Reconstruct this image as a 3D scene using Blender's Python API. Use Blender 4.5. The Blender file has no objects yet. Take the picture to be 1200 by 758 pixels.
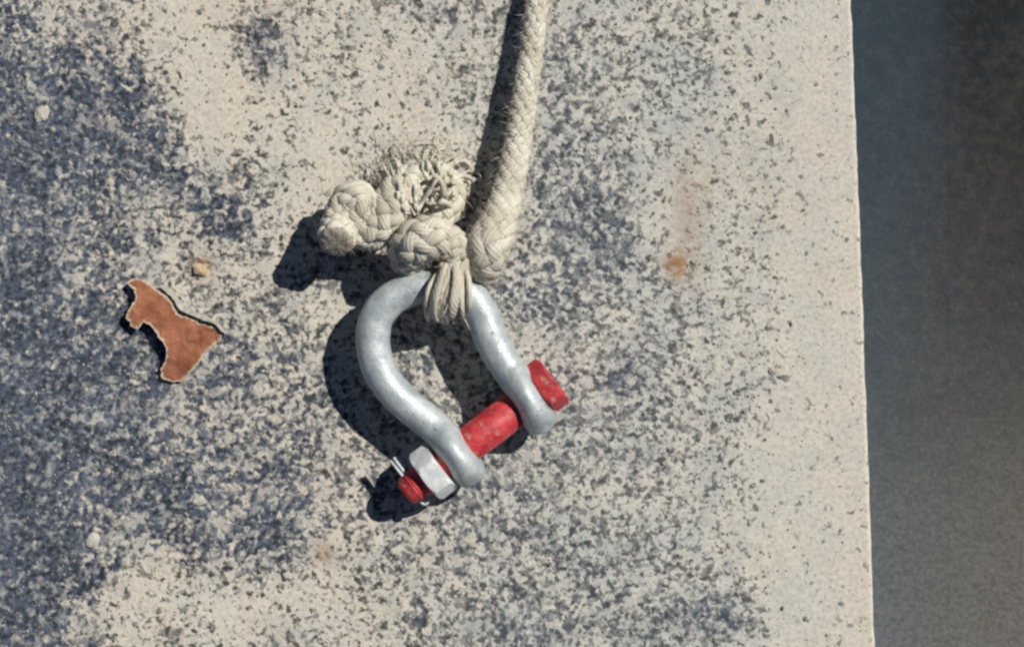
import bpy, bmesh, math, random
import numpy as np
from mathutils import Vector, Matrix, noise
from mathutils.geometry import delaunay_2d_cdt

random.seed(7)
rng = np.random.default_rng(7)
SC = bpy.context.scene
COL = SC.collection
S = 0.0005            # metres per photograph pixel on the slab (the frame is 0.6 m wide)
H = 1.0               # camera height over the slab, metres

# ---------------------------------------------------------------- camera, sky, sun, exposure
cam_d = bpy.data.cameras.new('camera')
cam = bpy.data.objects.new('camera', cam_d)
COL.objects.link(cam)
cam.location = (0, 0, H)
cam.rotation_euler = (0, 0, 0)
cam_d.sensor_width = 36
cam_d.lens = 36 * H / (1200 * S)
cam_d.clip_start = 0.02
cam_d.clip_end = 50
SC.camera = cam

AZ, EL = math.radians(35), math.radians(47)      # where the sun stands
world = bpy.data.worlds.new('World')
SC.world = world
world.use_nodes = True
wn = world.node_tree
wn.nodes.clear()
wo = wn.nodes.new('ShaderNodeOutputWorld')
wb = wn.nodes.new('ShaderNodeBackground')
sky = wn.nodes.new('ShaderNodeTexSky')
sky.sky_type = 'NISHITA'
sky.sun_disc = False
sky.sun_elevation = EL
sky.sun_rotation = math.pi / 2 - AZ
sky.air_density = 0.6
sky.dust_density = 0.2
sky.altitude = 800
wb.inputs['Strength'].default_value = 0.05
wn.links.new(sky.outputs[0], wb.inputs['Color'])
wn.links.new(wb.outputs[0], wo.inputs['Surface'])

sun_d = bpy.data.lights.new('sun', 'SUN')
sun_d.energy = 5.0
sun_d.angle = math.radians(0.5)
sun_d.color = (1.0, 0.965, 0.89)
sun = bpy.data.objects.new('sun', sun_d)
COL.objects.link(sun)
L = Vector((math.cos(AZ) * math.cos(EL), math.sin(AZ) * math.cos(EL), math.sin(EL)))
sun.rotation_euler = L.to_track_quat('Z', 'Y').to_euler()
sun.location = L * 2

SC.view_settings.view_transform = 'Standard'
SC.view_settings.look = 'None'
SC.view_settings.gamma = 1
SC.view_settings.exposure = -0.24
SC.view_settings.use_curve_mapping = False
SC.cycles.filter_width = 2.6                      # the photograph is a soft print


# ---------------------------------------------------------------- helpers
def P(x, y, z=0.0):
    """photo pixel + height (in the same pixel unit) -> world point"""
    k = 1 - z * S / H
    return Vector(((x - 600) * S * k, (379 - y) * S * k, z * S))


def link(name, me, mat=None, parent=None, smooth=True):
    o = bpy.data.objects.new(name, me)
    COL.objects.link(o)
    if mat is not None and len(me.materials) == 0:
        me.materials.append(mat)
    if smooth:
        for p in me.polygons:
            p.use_smooth = True
    if parent is not None:
        o.parent = parent
        o.matrix_parent_inverse = parent.matrix_world.inverted()
    return o


def mesh(name, vs, fs):
    me = bpy.data.meshes.new(name)
    me.from_pydata([tuple(v) for v in vs], [], fs)
    me.update()
    return me


def tag(o, label=None, cat=None, group=None, kind=None):
    if label: o['label'] = label
    if cat: o['category'] = cat
    if group: o['group'] = group
    if kind: o['kind'] = kind
    return o


def empty(name, loc, rz=0.0):
    o = bpy.data.objects.new(name, None)
    COL.objects.link(o)
    o.location = loc
    o.rotation_euler = (0, 0, rz)
    o.empty_display_size = 0.02
    bpy.context.view_layer.update()
    return o


class NT:
    """tiny node-tree writer"""
    def __init__(self, name):
        self.m = bpy.data.materials.new(name)
        self.m.use_nodes = True
        self.t = self.m.node_tree
        self.t.nodes.clear()
        self.out = self.t.nodes.new('ShaderNodeOutputMaterial')
        self.b = self.t.nodes.new('ShaderNodeBsdfPrincipled')
        self.t.links.new(self.b.outputs[0], self.out.inputs[0])
        self.tc = self.t.nodes.new('ShaderNodeTexCoord')

    def put(self, sock, v):
        if hasattr(v, 'is_linked') or hasattr(v, 'links'):
            self.t.links.new(v, sock)
        else:
            if isinstance(v, tuple) and len(v) == 3 and len(sock.default_value) == 4:
                v = (*v, 1)
            sock.default_value = v

    def noise(self, scale, detail=3, rough=0.55, vec=None, dist=0.0):
        n = self.t.nodes.new('ShaderNodeTexNoise')
        n.inputs['Scale'].default_value = scale
        n.inputs['Detail'].default_value = detail
        n.inputs['Roughness'].default_value = rough
        n.inputs['Distortion'].default_value = dist
        self.t.links.new(vec or self.tc.outputs['Object'], n.inputs['Vector'])
        return n.outputs['Fac']

    def vor(self, scale, out='Distance', vec=None, feature='F1'):
        n = self.t.nodes.new('ShaderNodeTexVoronoi')
        n.feature = feature
        n.inputs['Scale'].default_value = scale
        self.t.links.new(vec or self.tc.outputs['Object'], n.inputs['Vector'])
        return n.outputs[out]

    def math(self, op, a, b=0.0, c=0.0, clamp=False):
        n = self.t.nodes.new('ShaderNodeMath')
        n.operation = op
        n.use_clamp = clamp
        self.put(n.inputs[0], a)
        self.put(n.inputs[1], b)
        self.put(n.inputs[2], c)
        return n.outputs[0]

    def ramp(self, v, a, b, c=0.0, d=1.0, smooth=True):
        n = self.t.nodes.new('ShaderNodeMapRange')
        n.interpolation_type = 'SMOOTHSTEP' if smooth else 'LINEAR'
        self.put(n.inputs['Value'], v)
        self.put(n.inputs['From Min'], a)
        self.put(n.inputs['From Max'], b)
        self.put(n.inputs['To Min'], c)
        self.put(n.inputs['To Max'], d)
        return n.outputs[0]

    def mix(self, f, a, b, mode='MIX'):
        n = self.t.nodes.new('ShaderNodeMix')
        n.data_type = 'RGBA'
        n.blend_type = mode
        self.put(n.inputs[0], f)
        self.put(n.inputs[6], a)
        self.put(n.inputs[7], b)
        return n.outputs[2]

    def attr(self, name, out='Fac'):
        n = self.t.nodes.new('ShaderNodeAttribute')
        n.attribute_name = name
        return n.outputs[out]

    def smoothcell(self, scale, vec, smooth=0.5):
        n = self.t.nodes.new('ShaderNodeTexVoronoi')
        n.feature = 'SMOOTH_F1'
        n.inputs['Scale'].default_value = scale
        n.inputs['Smoothness'].default_value = smooth
        self.t.links.new(vec, n.inputs['Vector'])
        x = self.t.nodes.new('ShaderNodeSeparateXYZ')
        self.t.links.new(n.outputs['Color'], x.inputs[0])
        return x.outputs[0], x.outputs[1]

    def warp(self, scale, amount):
        n = self.t.nodes.new('ShaderNodeTexNoise')
        n.inputs['Scale'].default_value = scale
        n.inputs['Detail'].default_value = 3
        self.t.links.new(self.tc.outputs['Object'], n.inputs['Vector'])
        v = self.t.nodes.new('ShaderNodeVectorMath'); v.operation = 'MULTIPLY_ADD'
        self.t.links.new(n.outputs['Color'], v.inputs[0])
        v.inputs[1].default_value = (amount,) * 3
        self.t.links.new(self.tc.outputs['Object'], v.inputs[2])
        return v.outputs[0]

    def bump(self, h, dist, strength=1.0, normal=None):
        n = self.t.nodes.new('ShaderNodeBump')
        n.inputs['Strength'].default_value = strength
        n.inputs['Distance'].default_value = dist
        self.t.links.new(h, n.inputs['Height'])
        if normal is not None:
            self.t.links.new(normal, n.inputs['Normal'])
        return n.outputs[0]

    def done(self, color, rough=0.8, metal=0.0, normal=None, spec=0.3):
        self.put(self.b.inputs['Base Color'], color)
        self.put(self.b.inputs['Roughness'], rough)
        self.put(self.b.inputs['Metallic'], metal)
        self.b.inputs['Specular IOR Level'].default_value = spec
        if normal is not None:
            self.t.links.new(normal, self.b.inputs['Normal'])
        return self.m


# ---------------------------------------------------------------- materials
def mat_slab():
    m = NT('weathered speckled slab')
    cover, rust, warm, patchy = m.attr('cover'), m.attr('rust'), m.attr('warm'), m.attr('patchy')
    wv = m.warp(150, 0.004)
    n1 = m.noise(195, 1.8, 0.55, vec=wv)
    n1b = m.noise(330, 1.6, 0.5)
    n2 = m.noise(80, 3, 0.6)
    n3 = m.noise(520, 3, 0.6)
    mid = m.noise(24, 4, 0.62)
    cover = m.math('ADD', cover, m.math('MULTIPLY', m.math('SUBTRACT', mid, 0.5), m.ramp(patchy, 0, 1, 0.55, 1.35, smooth=False)), clamp=True)
    v = m.math('ADD', m.math('MULTIPLY', n1, 0.52), m.math('MULTIPLY', n2, 0.16))
    v = m.math('ADD', v, m.math('MULTIPLY', n1b, 0.32))
    thr = m.ramp(cover, 0.0, 1.0, 0.655, 0.335, smooth=False)
    crust = m.ramp(m.math('SUBTRACT', v, thr), -0.06, 0.05)
    lump = m.ramp(m.noise(118, 1.5, 0.5, vec=wv), 0.585, 0.67)        # larger smooth grains of aggregate
    lump = m.math('MULTIPLY', lump, m.ramp(cover, 0.15, 0.5))
    crust = m.math('MAXIMUM', crust, m.math('MULTIPLY', lump, 0.9))
    # roundish pits in the pale crust
    pk = m.math('SUBTRACT', m.noise(225, 1.3, 0.5, vec=wv), m.ramp(cover, 0.35, 1.0, 0.030, 0.185))
    pit = m.math('MULTIPLY', m.ramp(pk, 0.445, 0.56), 0.8)
    pk2 = m.math('SUBTRACT', m.noise(370, 1.0, 0.5), m.ramp(cover, 0.35, 1.0, 0.040, 0.20))
    hole = m.math('MULTIPLY', m.ramp(m.noise(135, 1.2, 0.5), 0.655, 0.70), m.ramp(cover, 0.99, 0.84, 0.12, 0.95))      # fewer, larger round holes
    pit = m.math('MAXIMUM', pit, hole)
    pits = m.math('MAXIMUM', pit, m.math('MULTIPLY', m.ramp(pk2, 0.47, 0.56), 0.6))
    pits = m.math('MULTIPLY', pits, m.math('SUBTRACT', 1.0, m.math('MULTIPLY', lump, 0.85)))
    body = m.math('MULTIPLY', crust, m.math('SUBTRACT', 1.0, pits), clamp=True)
    # paler grains lying in the bare blue-grey ground
    g1 = m.noise(240, 2, 0.5, vec=wv)
    grain = m.ramp(m.math('ADD', m.math('MULTIPLY', g1, 0.75), m.math('MULTIPLY', n2, 0.25)), 0.50, 0.68)
    bare = m.mix(m.ramp(m.math('ADD', m.math('MULTIPLY', n1b, 0.6), m.math('MULTIPLY', mid, 0.4)), 0.36, 0.60), (0.026, 0.030, 0.041), (0.100, 0.122, 0.170))
    bare = m.mix(m.math('MULTIPLY', grain, 0.9), bare, (0.37, 0.37, 0.36))
    olive = m.mix(m.ramp(n1b, 0.38, 0.6), (0.060, 0.057, 0.050), (0.17, 0.17, 0.165))
    bare = m.mix(m.ramp(cover, 0.40, 0.72), bare, olive)
    bare = m.mix(m.ramp(patchy, 0.0, 1.0, 0.10, 0.0), bare, (0.30, 0.31, 0.315))
    big = m.noise(26, 3, 0.6)
    pale = m.mix(m.ramp(big, 0.38, 0.62), (0.66, 0.625, 0.54), (0.69, 0.615, 0.515))
    pale = m.mix(warm, m.mix(m.ramp(big, 0.4, 0.6), (0.55, 0.555, 0.525), (0.63, 0.61, 0.54)), pale)
    pale = m.mix(m.math('MULTIPLY', m.ramp(m.noise(380, 4, 0.7), 0.40, 0.66), 0.42), pale, (0.30, 0.285, 0.25))
    haze = m.ramp(m.noise(48, 3, 0.6), 0.46, 0.68)
    pale = m.mix(m.math('MULTIPLY', haze, m.ramp(cover, 0.55, 0.95, 0.5, 0.12)), pale, (0.30, 0.32, 0.345))
    col = m.mix(body, bare, pale)
    rn = m.math('MULTIPLY', rust, m.ramp(m.noise(180, 4, 0.6), 0.25, 0.6), clamp=True)
    col = m.mix(rn, col, (0.33, 0.17, 0.07))
    h = m.math('ADD', m.math('MULTIPLY', body, 0.6), m.math('MULTIPLY', n3, 0.5))
    h = m.math('ADD', h, m.math('MULTIPLY', grain, 0.25))
    nrm = m.bump(h, 0.0005, 0.8)
    return m.done(col, m.ramp(body, 0, 1, 0.75, 0.9), 0, nrm, 0.25)


def mat_plain_edge():
    m = NT('slab side')
    col = m.mix(m.ramp(m.noise(60, 4), 0.4, 0.6), (0.20, 0.20, 0.20), (0.42, 0.40, 0.36))
    return m.done(col, 0.9, 0, m.bump(m.noise(300, 4), 0.0006), 0.2)


def mat_ground(name):
    """tarry ground; attribute 'dust' says how pale, 'blue' how blue-grey"""
    m = NT(name)
    n = m.noise(140, 5, 0.7)
    n2 = m.noise(420, 4, 0.7)
    big = m.noise(7, 3, 0.55)
    d, bl = m.attr('pale_mix'), m.attr('blue')
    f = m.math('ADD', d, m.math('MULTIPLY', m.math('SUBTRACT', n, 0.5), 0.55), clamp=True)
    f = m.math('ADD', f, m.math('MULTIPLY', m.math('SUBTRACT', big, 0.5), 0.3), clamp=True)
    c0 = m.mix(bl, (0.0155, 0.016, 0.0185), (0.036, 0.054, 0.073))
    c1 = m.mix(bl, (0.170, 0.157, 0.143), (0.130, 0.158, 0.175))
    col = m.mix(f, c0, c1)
    g = m.noise(330, 2, 0.6)
    col = m.mix(m.math('MULTIPLY', m.ramp(g, 0.38, 0.68), m.ramp(f, 0, 1, 0.20, 0.36)), col, (0.035, 0.035, 0.036))
    col = m.mix(m.math('MULTIPLY', m.ramp(m.noise(420, 2, 0.6), 0.54, 0.74), m.ramp(f, 0, 1, 0.03, 0.30)), col, (0.26, 0.25, 0.23))
    return m.done(col, 0.9, 0, m.bump(n2, 0.0012, 0.6), 0.15)


def mat_galv():
    m = NT('galvanised steel')
    n = m.noise(90, 4, 0.6)
    f = m.noise(700, 3, 0.7)
    v = m.vor(160, 'Color')
    col = m.mix(m.ramp(n, 0.35, 0.65), (0.46, 0.51, 0.525), (0.60, 0.645, 0.65))
    col = m.mix(m.math('MULTIPLY', m.ramp(v, 0.0, 1.0), 0.18), col, (0.30, 0.34, 0.35))
    scuff = m.ramp(m.noise(240, 5, 0.7), 0.60, 0.70)
    col = m.mix(m.math('MULTIPLY', scuff, 0.75), col, (0.14, 0.155, 0.165))
    h = m.math('ADD', m.math('MULTIPLY', n, 1.0), m.math('MULTIPLY', f, 0.18))
    rs = m.math('MULTIPLY', m.ramp(m.noise(330, 3, 0.6), 0.66, 0.72), 0.7)
    col = m.mix(rs, col, (0.16, 0.10, 0.07))
    return m.done(col, m.ramp(n, 0.3, 0.7, 0.42, 0.58), 0.28, m.bump(h, 0.0016, 0.7), 0.45)


def mat_red():
    m = NT('red painted steel')
    n = m.noise(150, 4, 0.6)
    chip = m.ramp(m.noise(200, 5, 0.7), 0.55, 0.64)
    col = m.mix(m.ramp(n, 0.35, 0.65), (0.42, 0.026, 0.036), (0.62, 0.060, 0.068))
    col = m.mix(m.math('MULTIPLY', chip, 0.75), col, (0.56, 0.27, 0.20))
    dk = m.ramp(m.noise(310, 4, 0.7), 0.58, 0.68)
    col = m.mix(m.math('MULTIPLY', dk, 0.6), col, (0.12, 0.03, 0.03))
    return m.done(col, 0.5, 0, m.bump(m.math('ADD', n, m.math('MULTIPLY', chip, -0.5)), 0.0009, 0.7), 0.4)


def mat_rope():
    m = NT('dirty cream rope')
    uv = m.t.nodes.new('ShaderNodeSeparateXYZ')
    m.t.links.new(m.tc.outputs['UV'], uv.inputs[0])
    u, v = uv.outputs[0], uv.outputs[1]
    # yarns twisted inside each strand
    yarn = m.math('SINE', m.math('ADD', m.math('MULTIPLY', v, 6.2832 * 9), m.math('MULTIPLY', u, 1500.0)))
    y = m.ramp(yarn, -1, 1)
    dirt = m.noise(55, 4, 0.6)
    fine = m.noise(650, 4, 0.7)
    col = m.mix(m.ramp(dirt, 0.36, 0.62), (0.73, 0.69, 0.585), (0.56, 0.51, 0.415))
    col = m.mix(m.math('MULTIPLY', m.math('SUBTRACT', 1.0, y), 0.12), col, (0.33, 0.29, 0.23))
    col = m.mix(m.math('MULTIPLY', m.ramp(fine, 0.5, 0.75), 0.35), col, (0.25, 0.22, 0.18))
    h = m.math('ADD', m.math('MULTIPLY', y, 0.7), m.math('MULTIPLY', fine, 0.6))
    return m.done(col, 0.95, 0, m.bump(h, 0.0005, 0.6), 0.1)


def mat_rope_end():
    m = NT('soiled rope end')
    v = m.vor(900)
    col = m.mix(m.ramp(v, 0.1, 0.6), (0.52, 0.47, 0.39), (0.30, 0.265, 0.22))
    return m.done(col, 0.95, 0, m.bump(v, 0.0006, 0.7), 0.1)


def mat_fibre():
    m = NT('frayed fibre')
    col = m.mix(m.ramp(m.noise(300, 3), 0.35, 0.65), (0.72, 0.68, 0.59), (0.50, 0.46, 0.38))
    return m.done(col, 0.9, 0, None, 0.15)


def mat_flake():
    m = NT('rust-red paint flake')
    e = m.attr('edge')
    n = m.noise(120, 4, 0.6)
    f = m.noise(600, 4, 0.7)
    col = m.mix(m.ramp(n, 0.35, 0.65), (0.24, 0.082, 0.040), (0.38, 0.155, 0.085))
    col = m.mix(m.math('MULTIPLY', m.ramp(f, 0.5, 0.75), 0.4), col, (0.28, 0.14, 0.085))
    ee = m.ramp(m.math('ADD', e, m.math('MULTIPLY', m.math('SUBTRACT', f, 0.5), 2.2)), 0.40, 0.85)
    sp = m.ramp(m.noise(220, 3, 0.6), 0.58, 0.68)
    col = m.mix(m.math('MULTIPLY', sp, 0.6), col, (0.15, 0.075, 0.05))
    col = m.mix(ee, col, (0.56, 0.46, 0.35))
    return m.done(col, 0.75, 0, m.bump(f, 0.0004, 0.6), 0.25)


def mat_crumb(name, a, b):
    m = NT(name)
    col = m.mix(m.ramp(m.noise(400, 4), 0.35, 0.65), a, b)
    return m.done(col, 0.9, 0, m.bump(m.noise(900, 3), 0.0004), 0.2)


def mat_zinc():
    m = NT('bright zinc plated steel')
    n = m.noise(180, 4, 0.6)
    col = m.mix(m.ramp(n, 0.4, 0.66), (0.80, 0.81, 0.80), (0.60, 0.63, 0.64))
    return m.done(col, 0.45, 0.1, m.bump(n, 0.0005, 0.5), 0.5)


M = dict(zinc=mat_zinc(), slab=mat_slab(), side=mat_plain_edge(), galv=mat_galv(), red=mat_red(), rope=mat_rope(),
         end=mat_rope_end(), fibre=mat_fibre(), flake=mat_flake(),
         step=mat_ground('blue-grey lower step'), ground=mat_ground('dark asphalt'),
         cream=mat_crumb('pale crumb', (0.60, 0.58, 0.50), (0.46, 0.44, 0.38)),
         tan=mat_crumb('tan crumb', (0.52, 0.38, 0.22), (0.60, 0.48, 0.32)),
         grit=mat_crumb('loose grit', (0.40, 0.385, 0.34), (0.12, 0.12, 0.12)))


# ---------------------------------------------------------------- the slab
COVER = 0.635
BLOBS = [  # x, y, sx, sy, amount (photo pixels) : where the pale crust is thick (+) or worn off (-)
    (5, 420, 70, 300, -0.46), (10, 640, 90, 110, -0.22), (60, 150, 80, 70, -0.16), (40, 30, 60, 40, -0.10),
    (185, 150, 55, 50, -0.27), (120, 70, 40, 50, -0.08), (40, 30, 70, 45, 0.10), (150, 290, 60, 40, 0.12), (140, 450, 60, 80, -0.16), (215, 590, 70, 60, -0.24),
    (330, 600, 45, 40, -0.28), (300, 60, 24, 26, -0.38), (270, 445, 70, 45, -0.18), (250, 250, 60, 40, -0.16),
    (120, 250, 50, 60, -0.08), (150, 350, 60, 50, -0.12),
    (230, 45, 50, 70, 0.25), (400, 60, 110, 75, 0.13), (250, 140, 35, 30, 0.34), (480, 180, 70, 50, 0.14),
    (360, 190, 40, 50, 0.16), (230, 705, 100, 35, 0.24), (360, 690, 60, 40, 0.06), (500, 20, 60, 50, -0.05),
    (660, 60, 50, 120, -0.04), (690, 210, 55, 80, -0.10), (705, 280, 30, 30, -0.16), (728, 440, 16, 20, -0.22),
    (640, 330, 50, 40, -0.06), (760, 120, 60, 90, -0.04), (610, 660, 80, 70, -0.06), (845, 715, 45, 22, -0.30),
    (620, 735, 30, 20, -0.2), (690, 430, 120, 230, -0.06), (430, 560, 120, 110, -0.03), (820, 150, 90, 120, 0.12), (870, 60, 50, 60, 0.0),
    (978, 370, 40, 520, 0.60), (860, 300, 60, 170, 0.04), (800, 240, 30, 60, 0.20), (930, 640, 60, 130, 0.22),
]
RUST = [(792, 312, 10, 11, 1.0), (808, 270, 15, 42, 0.42), (812, 215, 20, 30, 0.22), (238, 312, 9, 9, 0.7), (380, 650, 9, 10, 0.6),
        (965, 330, 6, 60, 0.10), (900, 200, 40, 60, 0.10), (290, 20, 60, 40, 0.07)]


def gsum(X, Y, items, base=0.0):
    r = np.full_like(X, base)
    for (x, y, sx, sy, a) in items:
        r += a * np.exp(-0.5 * (((X - x) / sx) ** 2 + ((Y - y) / sy) ** 2))
    return r


def edge_x(py):
    """the slab's right-hand arris in photo pixels"""
    t = (py - 0) / 742.0
    w = 1.0 * noise.noise(Vector((py * 0.013, 3.1, 0))) + 0.6 * noise.noise(Vector((py * 0.06, 8.1, 0)))
    return 998 + 27 * t + 1.6 * math.sin(math.pi * min(max(t, 0), 1)) * 0.5 + w


def build_slab():
    def spaced(a, b, near, core0, core1, n_out):
        """dense between core0 and core1, widening outwards"""
        left = core0 - (core0 - a) * (np.linspace(1, 0, n_out, endpoint=False) ** 2.2)
        mid = np.arange(core0, core1, near)
        right = core1 + (b - core1) * (np.linspace(0, 1, n_out) ** 2.2)
        return np.concatenate([left, mid, right])
    ys = spaced(-1500, 2300, 4.0, -40, 800, 16)
    left = -40 - (1800 - 40) * (np.linspace(1, 0, 16, endpoint=False) ** 2.2)
    xs = np.concatenate([left, np.arange(-40, 1000, 4.0)]) / 1000.0   # 1.0 = the arris
    tx = np.concatenate([xs[xs < 0.995], [0.995]])
    R, DEPTH = 5.0, 240.0
    prof = [(-R * (1 - math.sin(a)), -R * (1 - math.cos(a))) for a in np.linspace(0, math.pi / 2, 6)]
    prof += [(0, -R - 15), (1, -60), (0, -DEPTH)]
    nx = len(tx) + len(prof)
    vs, X, Y, K = [], [], [], []
    for py in ys:
        e = edge_x(py)
        for t in tx:
            x = t * 1000 if t < 0 else t * (e - R)
            if t >= 0.995: x = e - R - 1.5
            z = 0.9 * noise.noise(Vector((x * 0.012, py * 0.012, 0))) + 0.5 * noise.noise(Vector((x * 0.05, py * 0.05, 4)))
            z -= 0.9
            if t >= 0.9: z *= max(0.0, (e - R - x) / (0.1 * e))
            vs.append(((x - 600) * S, (379 - py) * S, z * S)); X.append(x); Y.append(py)
        for (dx, dz) in prof:
            j = 0.8 * noise.noise(Vector((py * 0.05, dz * 0.05, 9)))
            vs.append(((e + dx + (j if dz < 0 else 0) - 600) * S, (379 - py) * S, dz * S)); X.append(e); Y.append(py)
    fs, mi = [], []
    for j in range(len(ys) - 1):
        for i in range(nx - 1):
            a = j * nx + i
            fs.append((a, a + nx, a + nx + 1, a + 1))
            mi.append(1 if i >= len(tx) + 5 else 0)
    me = mesh('slab', vs, fs)
    me.materials.append(M['slab']); me.materials.append(M['side'])
    me.polygons.foreach_set('material_index', mi)
    X, Y = np.array(X, float), np.array(Y, float)
    c = np.clip(gsum(X, Y, BLOBS, COVER), 0, 1)
    r = np.clip(gsum(X, Y, RUST), 0, 1)
    w = np.clip(1.0 - 0.95 / (1 + np.exp(-(X - 560) / 60)) + 0.8 / (1 + np.exp(-(X - 900) / 30)), 0, 1)
    pt = 1.0 / (1 + np.exp((X - 470) / 80))
    for nm, val in (('cover', c), ('rust', r), ('warm', w), ('patchy', pt)):
        at = me.attributes.new(nm, 'FLOAT', 'POINT')
        at.data.foreach_set('value', val.astype(np.float32))
    o = link('slab', me)
    tag(o, 'pale speckled weathered slab worn through to blue-grey patches along its left side', None, None, 'structure')
    return o


build_slab()


def build_sheet(name, x0, x1, y0, y1, z, mat, palef, bluef, label, nx=30, ny=60, lip=0.0):
    xs, ys = np.linspace(x0, x1, nx), np.linspace(y0, y1, ny)
    vs, d, bl = [], [], []
    for y in ys:
        for x in xs:
            dz = 1.0 * noise.noise(Vector((x * 0.01, y * 0.01, 2.0)))
            vs.append(P(x, y, z) + Vector((0, 0, dz * S)))
            d.append(palef(x, y)); bl.append(bluef(x, y))
    n0 = len(vs)
    fs = [(j * nx + i, (j + 1) * nx + i, (j + 1) * nx + i + 1, j * nx + i + 1) for j in range(ny - 1) for i in range(nx - 1)]
    if lip:                                       # the left-hand side drops to the sheet below
        for j, y in enumerate(ys):
            vs.append(vs[j * nx] + Vector((0, 0, -lip * S))); d.append(palef(x0, y)); bl.append(bluef(x0, y))
        for j in range(ny - 1):
            fs.append((j * nx, n0 + j, n0 + j + 1, (j + 1) * nx))
    me = mesh(name, vs, fs)
    at = me.attributes.new('pale_mix', 'FLOAT', 'POINT')
    at.data.foreach_set('value', np.array(d, np.float32))
    at = me.attributes.new('blue', 'FLOAT', 'POINT')
    at.data.foreach_set('value', np.array(bl, np.float32))
    o = link(name, me, mat, None, smooth=False)
    tag(o, label, None, None, 'structure')
    return o


def sg(t):
    return 1 / (1 + math.exp(-t))


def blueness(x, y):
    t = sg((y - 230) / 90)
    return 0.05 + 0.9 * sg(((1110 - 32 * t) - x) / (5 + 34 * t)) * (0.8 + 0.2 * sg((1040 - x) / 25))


def paleness(x, y):
    return 0.04 + 0.05 * sg((y - 150) / 60) + 0.88 * sg((y - 500) / 105)  # ground colour turns from dark at the top to paler towards the bottom


build_sheet('ground', 1112, 3200, -2200, 3000, -234, M['ground'], paleness,
            blueness, 'dark asphalt ground below the slab, paler towards the bottom of the photo', 70, 160, lip=0.3)
build_sheet('lower_step', 700, 1114, -2200, 3000, -234.2, M['step'], paleness,
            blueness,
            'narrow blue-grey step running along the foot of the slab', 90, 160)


# ---------------------------------------------------------------- swept tubes
def catmull(pts, step):
    p = [np.array(q, float) for q in pts]
    p = [2 * p[0] - p[1]] + p + [2 * p[-1] - p[-2]]
    out = []
    for i in range(1, len(p) - 2):
        n = 40
        for k in range(n):
            t = k / n
            a, b, c, d = p[i - 1], p[i], p[i + 1], p[i + 2]
            out.append(0.5 * ((2 * b) + (-a + c) * t + (2 * a - 5 * b + 4 * c - d) * t ** 2 + (-a + 3 * b - 3 * c + d) * t ** 3))
    out.append(p[-2])
    out = np.array(out)
    seg = np.linalg.norm(np.diff(out[:, :3], axis=0), axis=1)
    s = np.concatenate([[0], np.cumsum(seg)])
    q = np.linspace(0, s[-1], max(3, int(s[-1] / step)))
    return np.stack([np.interp(q, s, out[:, k]) for k in range(out.shape[1])], 1), q


def frames(c):
    t = np.gradient(c, axis=0)
    t /= np.linalg.norm(t, axis=1)[:, None] + 1e-12
    n = np.zeros_like(c)
    v = np.array([0, 0, 1.0]) if abs(t[0][2]) < 0.9 else np.array([1.0, 0, 0])
    v = v - t[0] * v.dot(t[0])
    n[0] = v / np.linalg.norm(v)
    for i in range(1, len(c)):
        v = n[i - 1] - t[i] * n[i - 1].dot(t[i])
        n[i] = v / np.linalg.norm(v)
    return t, n, np.cross(t, n)


def tube_mesh(name, c, rn, rb, nrm=None, sides=8, caps=True, uvlen=None):
    """c (n,3) in pixels; rn along nrm, rb across"""
    t, n, b = frames(c)
    if nrm is not None:
        n = nrm - t * np.sum(nrm * t, 1)[:, None]
        n /= np.linalg.norm(n, axis=1)[:, None]
        b = np.cross(t, n)
    rn = np.broadcast_to(np.asarray(rn, float), (len(c),))
    rb = np.broadcast_to(np.asarray(rb, float), (len(c),))
    a = np.linspace(0, 2 * math.pi, sides, endpoint=False)
    V = (c[:, None, :] + n[:, None, :] * (rn[:, None] * np.cos(a))[:, :, None] + b[:, None, :] * (rb[:, None] * np.sin(a))[:, :, None]) * S
    vs = V.reshape(-1, 3).tolist()
    N = len(c)
    fs, uvs = [], []
    seg = np.concatenate([[0], np.cumsum(np.linalg.norm(np.diff(c, axis=0), axis=1))]) * S
    for i in range(N - 1):
        for k in range(sides):
            k2 = (k + 1) % sides
            fs.append((i * sides + k, i * sides + k2, (i + 1) * sides + k2, (i + 1) * sides + k))
            uvs += [(seg[i], k / sides), (seg[i], (k + 1) / sides), (seg[i + 1], (k + 1) / sides), (seg[i + 1], k / sides)]
    if caps:
        fs.append(tuple(reversed(range(sides)))); uvs += [(0, 0)] * sides
        fs.append(tuple((N - 1) * sides + k for k in range(sides))); uvs += [(0, 0)] * sides
    me = mesh(name, vs, fs)
    uvl = me.uv_layers.new(name='UVMap')
    uvl.data.foreach_set('uv', np.array(uvs, np.float32).ravel())
    return me


def w2(x, y, z):
    """photo pixel + height -> coordinates in pixel units about the image centre, perspective taken into account"""
    p = P(x, y, z)
    return (p.x / S, p.y / S, p.z / S)


# ---------------------------------------------------------------- the rope
rope = empty('rope', P(600, 180, 0))
tag(rope, 'dirty cream braided rope running down from the top and knotted round the shackle bow', 'rope')
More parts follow.
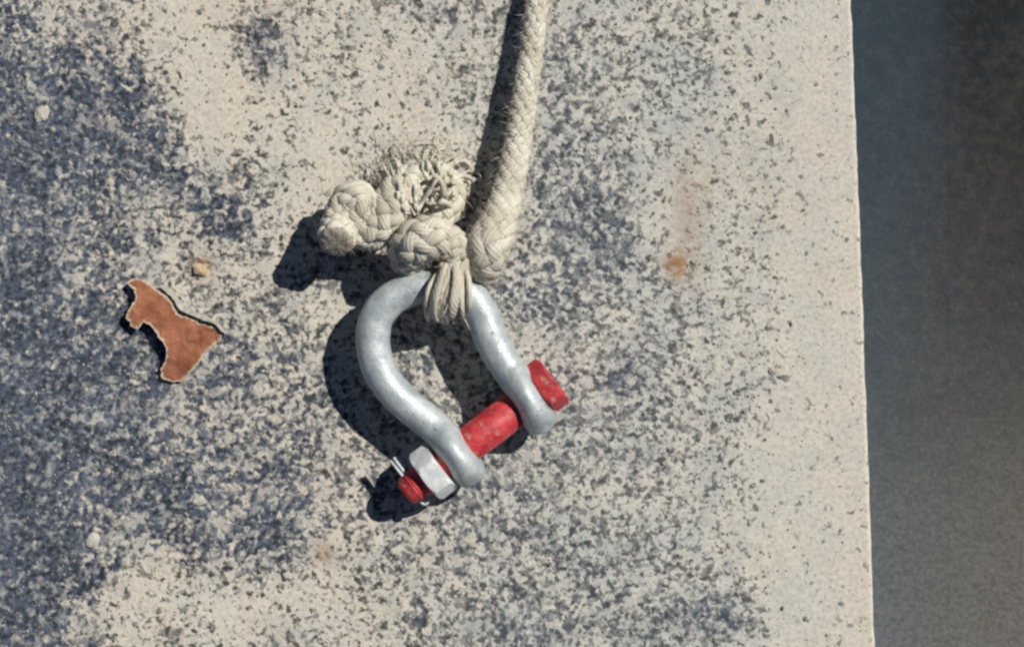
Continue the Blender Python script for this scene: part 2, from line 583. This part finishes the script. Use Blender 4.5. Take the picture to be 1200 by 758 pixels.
# x, y, height, radius, sideways stretch, how fast the braid turns
RP = [(671, -260, 20, 14), (658, -150, 20, 14), (645, -60, 21, 14), (631, 0, 24, 14.2), (623, 60, 28, 14.6), (614, 120, 34, 15.2), (605, 180, 43, 16.4),
      (595, 226, 54, 18.2), (585, 260, 66, 21), (573, 286, 75, 24), (567, 305, 66, 22), (569, 320, 42, 17), (559, 335, 20, 14), (541, 346, 13, 13, 1.2), (530, 356, 24, 13, 1.7, .4), (525, 364, 46, 13.5, 2.3, .15),
      (524, 358, 68, 14, 2.4, .1), (526, 342, 80, 14, 2.1, .12), (531, 322, 78, 14.5, 1.5, .3), (536, 302, 68, 18, 1.1, .7),
      (526, 286, 74, 20), (506, 279, 82, 23), (487, 285, 76, 24), (480, 302, 54, 21), (498, 311, 36, 18), (514, 292, 30, 18),
      (508, 262, 38, 20), (522, 236, 42, 21), (518, 216, 46, 21), (492, 210, 50, 21), (468, 226, 54, 22), (456, 252, 58, 22), (436, 270, 54, 22),
      (420, 262, 52, 21), (424, 240, 60, 21), (412, 234, 58, 20), (402, 252, 56, 20), (397, 270, 64, 20), (394, 282, 78, 20)]
RP = [tuple(p) + (1.0, 1.0)[len(p) - 4:] if len(p) < 6 else p for p in RP]
rc, rs = catmull([(*w2(x, y, z), r, lt, rate) for x, y, z, r, lt, rate in RP], 2.6)
rpos, rrad, rlat, rrate = rc[:, :3], rc[:, 3], rc[:, 4], rc[:, 5]
rturn = np.concatenate([[0], np.cumsum(np.diff(rs) * rrate[1:])])
rt, rn_, rb_ = frames(rpos)
AX = np.array([0.98, 0.2, 0.0])                 # the way the bight spreads flat over the bow
NST, PITCH = 6, 104.0
om = 2 * math.pi / PITCH
for d in (1, -1):
    for i in range(NST):
        wob = np.array([0.5 * noise.noise(Vector((s * 0.05, i * 3.3, d))) for s in rs])
        ang = 2 * math.pi * i / NST + d * om * rturn + 0.05 * wob
        # plain weave needs an even count; the odd one drifts, as a worn braid does
        knot = 1 / (1 + np.exp(-(rs - 600) / 25))
        lift = d * (1.6 + 1.0 * knot) * np.cos(NST * om * rturn + (0 if d == 1 else 0) + math.pi * i * (0 if NST % 2 == 0 else 1))
        rad = (rrad - 4.2) + lift + wob
        radial = rn_ * np.cos(ang)[:, None] + rb_ * np.sin(ang)[:, None]
        side = np.sum(radial * AX, 1)
        radial = radial + ((rlat - 1) * side)[:, None] * AX
        c = rpos + radial * rad[:, None]
        k = rrad / 20.0
        me = tube_mesh('strand', c, (4.0 + 0.6 * knot) * k, (8.2 - 1.0 * knot) * k * (0.6 + 0.4 * rlat), radial, sides=8)
        link('strand', me, M['rope'], rope)
core = tube_mesh('core', rpos, rrad - 4.5, rrad - 4.5, sides=14)
for i in range(len(rpos)):
    if rlat[i] > 1.02:
        ctr = Vector(rpos[i]) * S
        for k in range(14):
            v = core.vertices[i * 14 + k]
            off = v.co - ctr
            v.co = ctr + off + Vector(AX) * (off.dot(Vector(AX)) * (rlat[i] - 1))
link('core', core, M['rope'], rope)

# the cut end: a soiled disc with a melted rim and yarn stubs
endc, endn = rpos[-1], rt[-1]
bm = bmesh.new()
q = Vector(endn).to_track_quat('Z', 'Y').to_matrix().to_4x4()
rings = [(17.5, -6), (19.6, -1), (20.0, 2.0), (18.6, 4.6), (15, 6.4), (10, 6.2), (5, 7.0)]
NS = 36
prev = None
for ri, (r, z) in enumerate(rings):
    cur = []
    for k in range(NS):
        a = 2 * math.pi * k / NS
        rr = r + 1.8 * noise.noise(Vector((math.cos(a) * 2, math.sin(a) * 2, r * 0.2)))
        zz = z + 3.0 * noise.noise(Vector((math.cos(a) * r * 0.2, math.sin(a) * r * 0.2, 5)))
        cur.append(bm.verts.new((q @ Vector((rr * math.cos(a), rr * math.sin(a), zz)) + Vector(endc)) * S))
    if prev:
        for k in range(NS):
            bm.faces.new((prev[k], prev[(k + 1) % NS], cur[(k + 1) % NS], cur[k]))
    prev = cur
bm.faces.new(prev)
me = bpy.data.meshes.new('cut_end'); bm.to_mesh(me); bm.free()
o = link('cut_end', me, M['end'], rope)
o['label'] = 'grey soiled cut end of the rope tail'

# frayed yarns spreading from the top of the knot
for i in range(210):
    fan = i % 3 == 0                               # a third of the yarns fan out up and left
    if fan:
        bx, by = random.uniform(462, 490), random.uniform(236, 254)
        head, ln, curl, z = math.radians(random.gauss(112, 22)), random.uniform(30, 62), random.gauss(0, 0.10), random.uniform(62, 78)
    else:
        th, q = random.uniform(0, 6.28), 30 * math.sqrt(random.random())
        bx, by = 504 + 1.1 * q * math.cos(th), 216 + 0.95 * q * math.sin(th)
        head, ln, curl, z = math.radians(random.gauss(95, 55)), random.uniform(16, 44), random.gauss(0, 0.5), random.uniform(44, 74)
    x, y = bx, by
    pts = [w2(x, y, z)]
    for k in range(6):
        head += curl + random.gauss(0, 0.12 if fan else 0.3)
        x += math.cos(head) * ln / 6; y -= math.sin(head) * ln / 6
        z += random.gauss(-1, 3) - (8 if math.hypot(x - 496, y - 224) > 34 else 0)
        z = max(4, z)
        pts.append(w2(x, y, z))
    c, _ = catmull(pts, 2.5)
    r = random.uniform(1.3, 3.4)
    rr = r * (1 - 0.25 * np.linspace(0, 1, len(c)) ** 3) * (1 + 0.12 * np.sin(np.arange(len(c)) * 0.9 + i))
    link('frayed_yarn', tube_mesh('frayed_yarn', c, rr, rr, sides=6), M['fibre'] if (fan or i % 4 == 1) else M['rope'], rope)

# loose fuzz over the knot and the standing part: hair-thin fibres, one object
vs, fs = [], []


def hair(p, d, ln, r):
    side = d.cross(Vector((random.uniform(-1, 1), random.uniform(-1, 1), random.uniform(-1, 1)))).normalized()
    b0 = len(vs)
    sag = Vector((random.uniform(-1, 1), random.uniform(-1, 1), random.uniform(-1, 0.4))) * 0.5
    for k in range(4):
        t = k / 3
        c = p + (d * t + sag * t * t) * ln
        w = r * (1 - 0.7 * t)
        up = side.cross(d).normalized()
        for j in range(3):
            a = j * 2.094
            vs.append((c + side * math.cos(a) * w + up * math.sin(a) * w) * S)
    for k in range(3):
        for j in range(3):
            fs.append((b0 + 3 * k + j, b0 + 3 * k + (j + 1) % 3, b0 + 3 * k + 3 + (j + 1) % 3, b0 + 3 * k + 3 + j))


for _ in range(2200):
    i = random.randrange(int(len(rpos) * 0.10), len(rpos) - 2)
    a = random.uniform(0, 6.283)
    rad = Vector(rn_[i]) * math.cos(a) + Vector(rb_[i]) * math.sin(a)
    p = Vector(rpos[i]) + rad * (rrad[i] - 1.0)
    d = (rad * random.uniform(0.2, 0.9) + Vector(rt[i]) * random.uniform(-1, 1)).normalized()
    hair(p, d, random.uniform(4, 12), random.uniform(0.3, 0.6))
for _ in range(700):
    p = Vector(w2(488 + random.gauss(0, 30), 205 + random.gauss(0, 22), random.uniform(6, 50)))
    a = random.uniform(0.6, 2.9)
    hair(p, Vector((math.cos(a), math.sin(a), random.uniform(-0.4, 0.4))).normalized(), random.uniform(6, 15), random.uniform(0.4, 0.8))
o = link('fuzz', mesh('fuzz', vs, fs), M['fibre'], rope)
o['kind'] = 'stuff'

# ---------------------------------------------------------------- the shackle
PX, PY, PZ = 574, 502, 44
sc = w2(PX, PY, PZ)
# the pin's axis in the picture runs from the nut (lower left) to the head (upper right)
U = Vector((0.795, 0.607, 0.0)).normalized()
V = Vector((-0.607, 0.795, 0.055)).normalized()
V = (V - U * V.dot(U)).normalized()
W = U.cross(V)
sh = empty('bow_shackle', (sc[0] * S, sc[1] * S, 0))
tag(sh, 'grey galvanised bow shackle with red bolt tied to the rope end', 'shackle')


def loc(u, v, w=0.0):
    return Vector(sc) + U * u + V * v + W * w


# centre line as it runs in the picture: left leg, bow, right leg
TR = [(557, 566), (545, 545), (531, 524), (508, 499), (483, 479), (459, 456), (443, 429), (437, 398), (442, 371), (458, 351), (483, 339), (510, 333), (534, 336),
      (553, 350), (566, 371), (575, 395), (587, 419), (603, 442), (616, 462), (628, 484), (639, 507)]
cc, cs = catmull([w2(x, y, 44 + 7 * min(1, max(0, (480 - y) / 120))) for x, y in TR], 2.0)
n = len(cc)
c3 = cc
VV = [(float((Vector(p) - Vector(sc)).dot(U)), float((Vector(p) - Vector(sc)).dot(V))) for p in cc]
nrm = np.tile(np.array(W), (n, 1))
rw, ru = np.zeros(n), np.zeros(n)
for i, (u, v) in enumerate(VV):
    r0 = 19.5
    R = 39.0
    disc = math.sqrt(max(0.0, R * R - v * v)) if v < R else 0
    e = 3.0
    rwv = (r0 ** e + disc ** e) ** (1 / e) if v > 0 else disc
    if v <= 0: rwv = max(disc, 0.5)
    sv = min(1, max(0, v / 14.0)); sv = sv * sv * (3 - 2 * sv)
    rwv = disc * (1 - sv) + rwv * sv if v >= 0 else max(disc, 2)
    if v > R: rwv = r0
    k = max(0.0, min(1.0, (-v - 14) / 28.5))
    ru[i] = 18.8 * (1 - k ** 3.2) ** (1 / 2.4) + 0.5
    if v > 4: ru[i] = 18.8 + 0.7 * min(1, (v - 4) / 20)
    lump = 0.8 * noise.noise(Vector((u * 0.05, v * 0.05, 1)))
    rw[i] = rwv + lump * (1 if v > 0 else 0.3)
    ru[i] += lump * 0.8
rw = np.convolve(np.pad(rw, 3, 'edge'), np.ones(7) / 7, 'valid')
me = tube_mesh('bow', c3, rw, ru, nrm, sides=32)
link('bow', me, M['galv'], sh)


def lathe(name, prof, sides, mat, parent, phase=0.0, flat=False, jit=0.0):
    """revolve (u, radius) about the pin axis; few sides give a hexagon"""
    vs, fs = [], []
    for (u, r) in prof:
        for k in range(sides):
            a = phase + 2 * math.pi * k / sides
            rr = r + jit * noise.noise(Vector((u * 0.1, math.cos(a) * 2, math.sin(a) * 2)))
            vs.append(loc(u, rr * math.cos(a), rr * math.sin(a)) * S)
    for i in range(len(prof) - 1):
        for k in range(sides):
            k2 = (k + 1) % sides
            fs.append((i * sides + k, (i + 1) * sides + k, (i + 1) * sides + k2, i * sides + k2))
    fs.append(tuple(range(sides)))
    fs.append(tuple((len(prof) - 1) * sides + k for k in reversed(range(sides))))
    me = mesh(name, vs, fs)
    bm = bmesh.new(); bm.from_mesh(me); bmesh.ops.recalc_face_normals(bm, faces=bm.faces[:]); bm.to_mesh(me); bm.free()
    o = link(name, me, mat, parent, smooth=not flat)
    return o


def hexa(name, u0, u1, rc, mat, parent, phase, lo=0.90):
    """hexagon with rounded corners and chamfered faces"""
    vs, fs = [], []
    sides = 60
    def hexr(a, k):
        a = (a - phase) % (math.pi / 3) - math.pi / 6
        ap = rc * math.cos(math.pi / 6)
        return min(ap / math.cos(a), rc * k)
    prof = [(u0, lo - 0.28, 0), (u0, lo - 0.02, 0), (u0 + 0.9, lo + 0.03, 1), (u0 + 3.2, 0.985, 1), (u1 - 3.2, 0.985, 1), (u1 - 0.9, lo + 0.03, 1), (u1, lo - 0.02, 0), (u1, lo - 0.28, 0)]
    for (u, k, f) in prof:
        for j in range(sides):
            a = 2 * math.pi * j / sides
            r = hexr(a, k)
            vs.append(loc(u, r * math.cos(a), r * math.sin(a)) * S)
    for i in range(len(prof) - 1):
        for j in range(sides):
            j2 = (j + 1) % sides
            fs.append((i * sides + j, (i + 1) * sides + j, (i + 1) * sides + j2, i * sides + j2))
    fs.append(tuple(range(sides))); fs.append(tuple((len(prof) - 1) * sides + k for k in reversed(range(sides))))
    me = mesh(name, vs, fs)
    bm = bmesh.new(); bm.from_mesh(me); bmesh.ops.recalc_face_normals(bm, faces=bm.faces[:]); bm.to_mesh(me); bm.free()
    me.materials.append(mat)
    o = link(name, me, mat, parent, smooth=False)
    return o


pin = lathe('bolt', [(-123, 11), (-121.5, 15), (-118, 17.5), (-102, 17.5), (-99, 20), (-60, 20), (-58, 21), (71, 21)], 40, M['red'], sh, jit=0.5)
hexa('bolt_head', 70.5, 93, 33, M['red'], pin, math.radians(3), 0.84)
hexa('nut', -94, -69.5, 33, M['zinc'], sh, math.radians(5))
# threads showing at the bolt's end
vs, fs = [], []
for t in range(4):
    u = -99.5 - t * 3.4
    b0 = len(vs)
    for (du, r) in ((-1.7, 17.4), (0, 19.3), (1.7, 17.4)):
        for k in range(32):
            a = 2 * math.pi * k / 32
            vs.append(loc(u + du + 2 * k / 32, r * math.cos(a), r * math.sin(a)) * S)
    for i in range(2):
        for k in range(31):
            fs.append((b0 + i * 32 + k, b0 + (i + 1) * 32 + k, b0 + (i + 1) * 32 + k + 1, b0 + i * 32 + k + 1))
link('thread', mesh('thread', vs, fs), M['red'], pin)

# split pin through the bolt's end: round eye below, the two legs sticking out above left
cot = []
for sgn in (-1, 1):
    pts = [(-110 + sgn * 1.6, v, 3) for v in (-15, -5, 12)] + [(-110 + sgn * 2.2, 24, 3), (-110 + sgn * 2.4, 36, 2 + sgn * 1), (-110 + sgn * 3.2, 41, 2 + sgn * 2)]
    cot.append(pts)
ring = [(-110 + 3.6 * math.sin(a), -20 - 4.5 * math.cos(a), 1) for a in np.linspace(math.pi * 0.95, -math.pi * 0.95, 12)]
path = list(reversed(cot[1])) + list(ring)[1:-1] + cot[0]
cp, _ = catmull([tuple(loc(*p)) for p in path], 1.5)
link('split_pin', tube_mesh('split_pin', cp, 2.0, 2.0, sides=8), M['galv'], pin)

# ---------------------------------------------------------------- the rust-red flake
ZP = [(205, 175), (222, 160), (250, 148), (300, 165), (345, 205), (372, 222), (400, 245), (430, 275), (445, 315), (480, 338), (520, 350), (560, 372), (600, 385), (630, 385),
      (655, 408), (680, 432), (668, 455), (650, 470), (600, 510), (575, 540), (555, 572), (520, 620), (470, 660), (420, 664), (375, 645), (372, 600), (392, 560), (400, 500),
      (378, 462), (360, 440), (340, 400), (315, 378), (290, 370), (260, 402), (225, 385), (203, 345), (212, 300), (245, 265), (250, 232), (238, 205)]
ZP = [(x / 4.21 + 100, y / 4.21 + 290) for x, y in ZP]


def dense_outline(poly, step, jit):
    out = []
    for i in range(len(poly)):
        a, b = np.array(poly[i]), np.array(poly[(i + 1) % len(poly)])
        m = max(1, int(np.linalg.norm(b - a) / step))
        for k in range(m):
            p = a + (b - a) * k / m
            out.append((p[0] + random.uniform(-jit, jit), p[1] + random.uniform(-jit, jit)))
    return out


def inside(p, poly):
    x, y = p
    c = False
    for i in range(len(poly)):
        x1, y1 = poly[i]; x2, y2 = poly[i - 1]
        if (y1 > y) != (y2 > y) and x < (x2 - x1) * (y - y1) / (y2 - y1) + x1:
            c = not c
    return c


def edge_dist(p, poly):
    p = np.array(p); best = 1e9
    for i in range(len(poly)):
        a, b = np.array(poly[i]), np.array(poly[i - 1])
        t = np.clip(np.dot(p - a, b - a) / (np.dot(b - a, b - a) + 1e-9), 0, 1)
        best = min(best, np.linalg.norm(p - a - (b - a) * t))
    return best


def sheet_piece(name, poly, zf, thick, mat, grid, parent=None, jit=0.5):
    out = dense_outline(poly, grid, jit)
    xs = [p[0] for p in out]; ys = [p[1] for p in out]
    inner = []
    y = min(ys)
    while y < max(ys):
        x = min(xs)
        while x < max(xs):
            q = (x + random.uniform(-.3, .3) * grid, y + random.uniform(-.3, .3) * grid)
            if inside(q, out) and edge_dist(q, out) > grid * 0.55:
                inner.append(q)
            x += grid
        y += grid
    pts = [Vector(p) for p in out + inner]
    nb = len(out)
    res = delaunay_2d_cdt(pts, [(i, (i + 1) % nb) for i in range(nb)], [list(range(nb))], 1, 1e-5)
    vv, _, ff = res[0], res[1], res[2]
    me_v, ed = [], []
    for v in vv:
        z = zf(v.x, v.y)
        me_v.append(P(v.x, v.y, z)); ed.append(1.0 - min(1.0, edge_dist((v.x, v.y), out) / 4.5))
    n = len(vv)
    top = [tuple(f) for f in ff]
    faces = list(top)
    for v in list(me_v):
        me_v.append(v - Vector((0, 0, thick * S)))
    ed = ed + ed
    faces += [tuple(i + n for i in reversed(f)) for f in top]
    cnt = {}
    for f in top:
        for i in range(len(f)):
            e = (f[i], f[(i + 1) % len(f)])
            cnt[e] = 1
    for (a, b) in list(cnt):
        if (b, a) not in cnt:
            faces.append((b, a, a + n, b + n))
    me = mesh(name, me_v, faces)
    bm = bmesh.new(); bm.from_mesh(me); bmesh.ops.recalc_face_normals(bm, faces=bm.faces[:]); bm.to_mesh(me); bm.free()
    at = me.attributes.new('edge', 'FLOAT', 'POINT')
    at.data.foreach_set('value', np.array(ed, np.float32))
    o = link(name, me, mat, parent, smooth=False)
    return o


def flake_z(x, y):
    z = 8.0
    z += 10 * math.exp(-((x - 183) ** 2 + (y - 402) ** 2) / (2 * 20 ** 2))
    z += 8 * math.exp(-((x - 152) ** 2 + (y - 355) ** 2) / (2 * 16 ** 2))
    z -= 4 * math.exp(-((x - 245) ** 2 + (y - 395) ** 2) / (2 * 22 ** 2))
    z -= 3 * math.exp(-((x - 205) ** 2 + (y - 445) ** 2) / (2 * 14 ** 2))
    z -= 3.0 * math.exp(-((x - 210) ** 2 + (y - 368) ** 2) / (2 * 14 ** 2))
    z += 2.2 * noise.noise(Vector((x * 0.06, y * 0.06, 0))) + 1.0 * noise.noise(Vector((x * 0.2, y * 0.2, 5)))
    return z


fl = sheet_piece('paint_flake', ZP, flake_z, 2.2, M['flake'], 3.0, None, 1.1)
tag(fl, 'rust-red curled paint flake with a pale broken rim lying on the slab', 'paint flake')
# the broken edge of the slab's crust standing beside the flake
RIM = [(352, 195), (375, 190), (410, 205), (436, 228), (452, 262), (470, 290), (520, 318), (570, 335), (610, 352), (650, 385), (690, 425), (684, 436), (655, 404), (628, 376),
       (600, 372), (560, 356), (515, 336), (470, 318), (446, 296), (436, 268), (415, 244), (385, 218)]
RIM = [(x / 4.21 + 101.5, y / 4.21 + 289) for x, y in RIM]
rim = sheet_piece('crust_chip', RIM, lambda x, y: 10 + 1.2 * noise.noise(Vector((x * .1, y * .1, 3))), 9.5, M['cream'], 3.4, None, 0.7)
tag(rim, 'thin pale strip of broken crust along the upper right edge of the flake', 'crust chip')

# ---------------------------------------------------------------- crumbs and grit
def crumb(x, y, r, mat, label, sq=0.6, seed=0):
    bm = bmesh.new()
    bmesh.ops.create_icosphere(bm, subdivisions=2, radius=1)
    for v in bm.verts:
        d = 1 + 0.45 * noise.noise(v.co * 1.3 + Vector((seed * 7.7, 0, 0))) + 0.12 * noise.noise(v.co * 4 + Vector((seed, 0, 0)))
        v.co = Vector((v.co.x * d * r, v.co.y * d * r * 0.85, max(-0.5, v.co.z) * d * r * sq)) * S
    me = bpy.data.meshes.new('crumb'); bm.to_mesh(me); bm.free()
    o = link('crumb', me, mat, None, smooth=False)
    o.location = P(x, y, r * sq * 0.35)
    o.rotation_euler = (0, 0, seed * 1.3)
    tag(o, label, 'crumb', 'loose crumbs on the slab')


crumb(49, 134, 9.5, M['cream'], 'round pale crumb on the dark patch near the upper left corner', 0.3, 1)
crumb(235, 316, 8.5, M['tan'], 'tan crumb just above and right of the red flake', 0.6, 2)
crumb(109, 633, 9.0, M['cream'], 'squarish pale crumb on the blue-grey patch in the lower left', 0.25, 3)
crumb(233, 586, 7.0, M['cream'], 'pale crumb on the blue patch left of the shackle nut', 0.25, 5)

# loose grit: thousands of grains, one object
ico = bmesh.new(); bmesh.ops.create_icosphere(ico, subdivisions=1, radius=1)
iv = np.array([list(v.co) for v in ico.verts]); ifc = np.array([[v.index for v in f.verts] for f in ico.faces]); ico.free()
GX, GY, GR = [], [], []
while len(GX) < 3500:
    x, y = rng.uniform(-60, 1015), rng.uniform(-60, 820)
    if x > edge_x(y) - 8: continue
    cv = float(gsum(np.array([x]), np.array([y]), BLOBS, COVER)[0])
    if rng.uniform() > 1.15 - cv * 0.95: continue
    GX.append(x); GY.append(y); GR.append(rng.uniform(0.8, 1.7) if rng.uniform() < 0.93 else rng.uniform(1.7, 2.8))
av, af = [], []
for k, (x, y, r) in enumerate(zip(GX, GY, GR)):
    sc3 = np.array([r * rng.uniform(.8, 1.5), r * rng.uniform(.8, 1.3), r * rng.uniform(.5, .9)])
    a = rng.uniform(0, 6.28)
    v = iv * sc3 * (1 + rng.uniform(-.22, .22, (len(iv), 1)))
    v = np.stack([v[:, 0] * math.cos(a) - v[:, 1] * math.sin(a), v[:, 0] * math.sin(a) + v[:, 1] * math.cos(a), v[:, 2]], 1)
    av.append(v + np.array([x - 600, 379 - y, r * 0.15 - 0.6])); af.append(ifc + k * len(iv))
me = bpy.data.meshes.new('grit')
av = np.concatenate(av) * S; af = np.concatenate(af)
me.from_pydata(av.tolist(), [], af.tolist()); me.update()
o = link('grit', me, M['grit'], None, smooth=False)
tag(o, 'fine loose grit scattered over the slab', None, None, 'stuff')
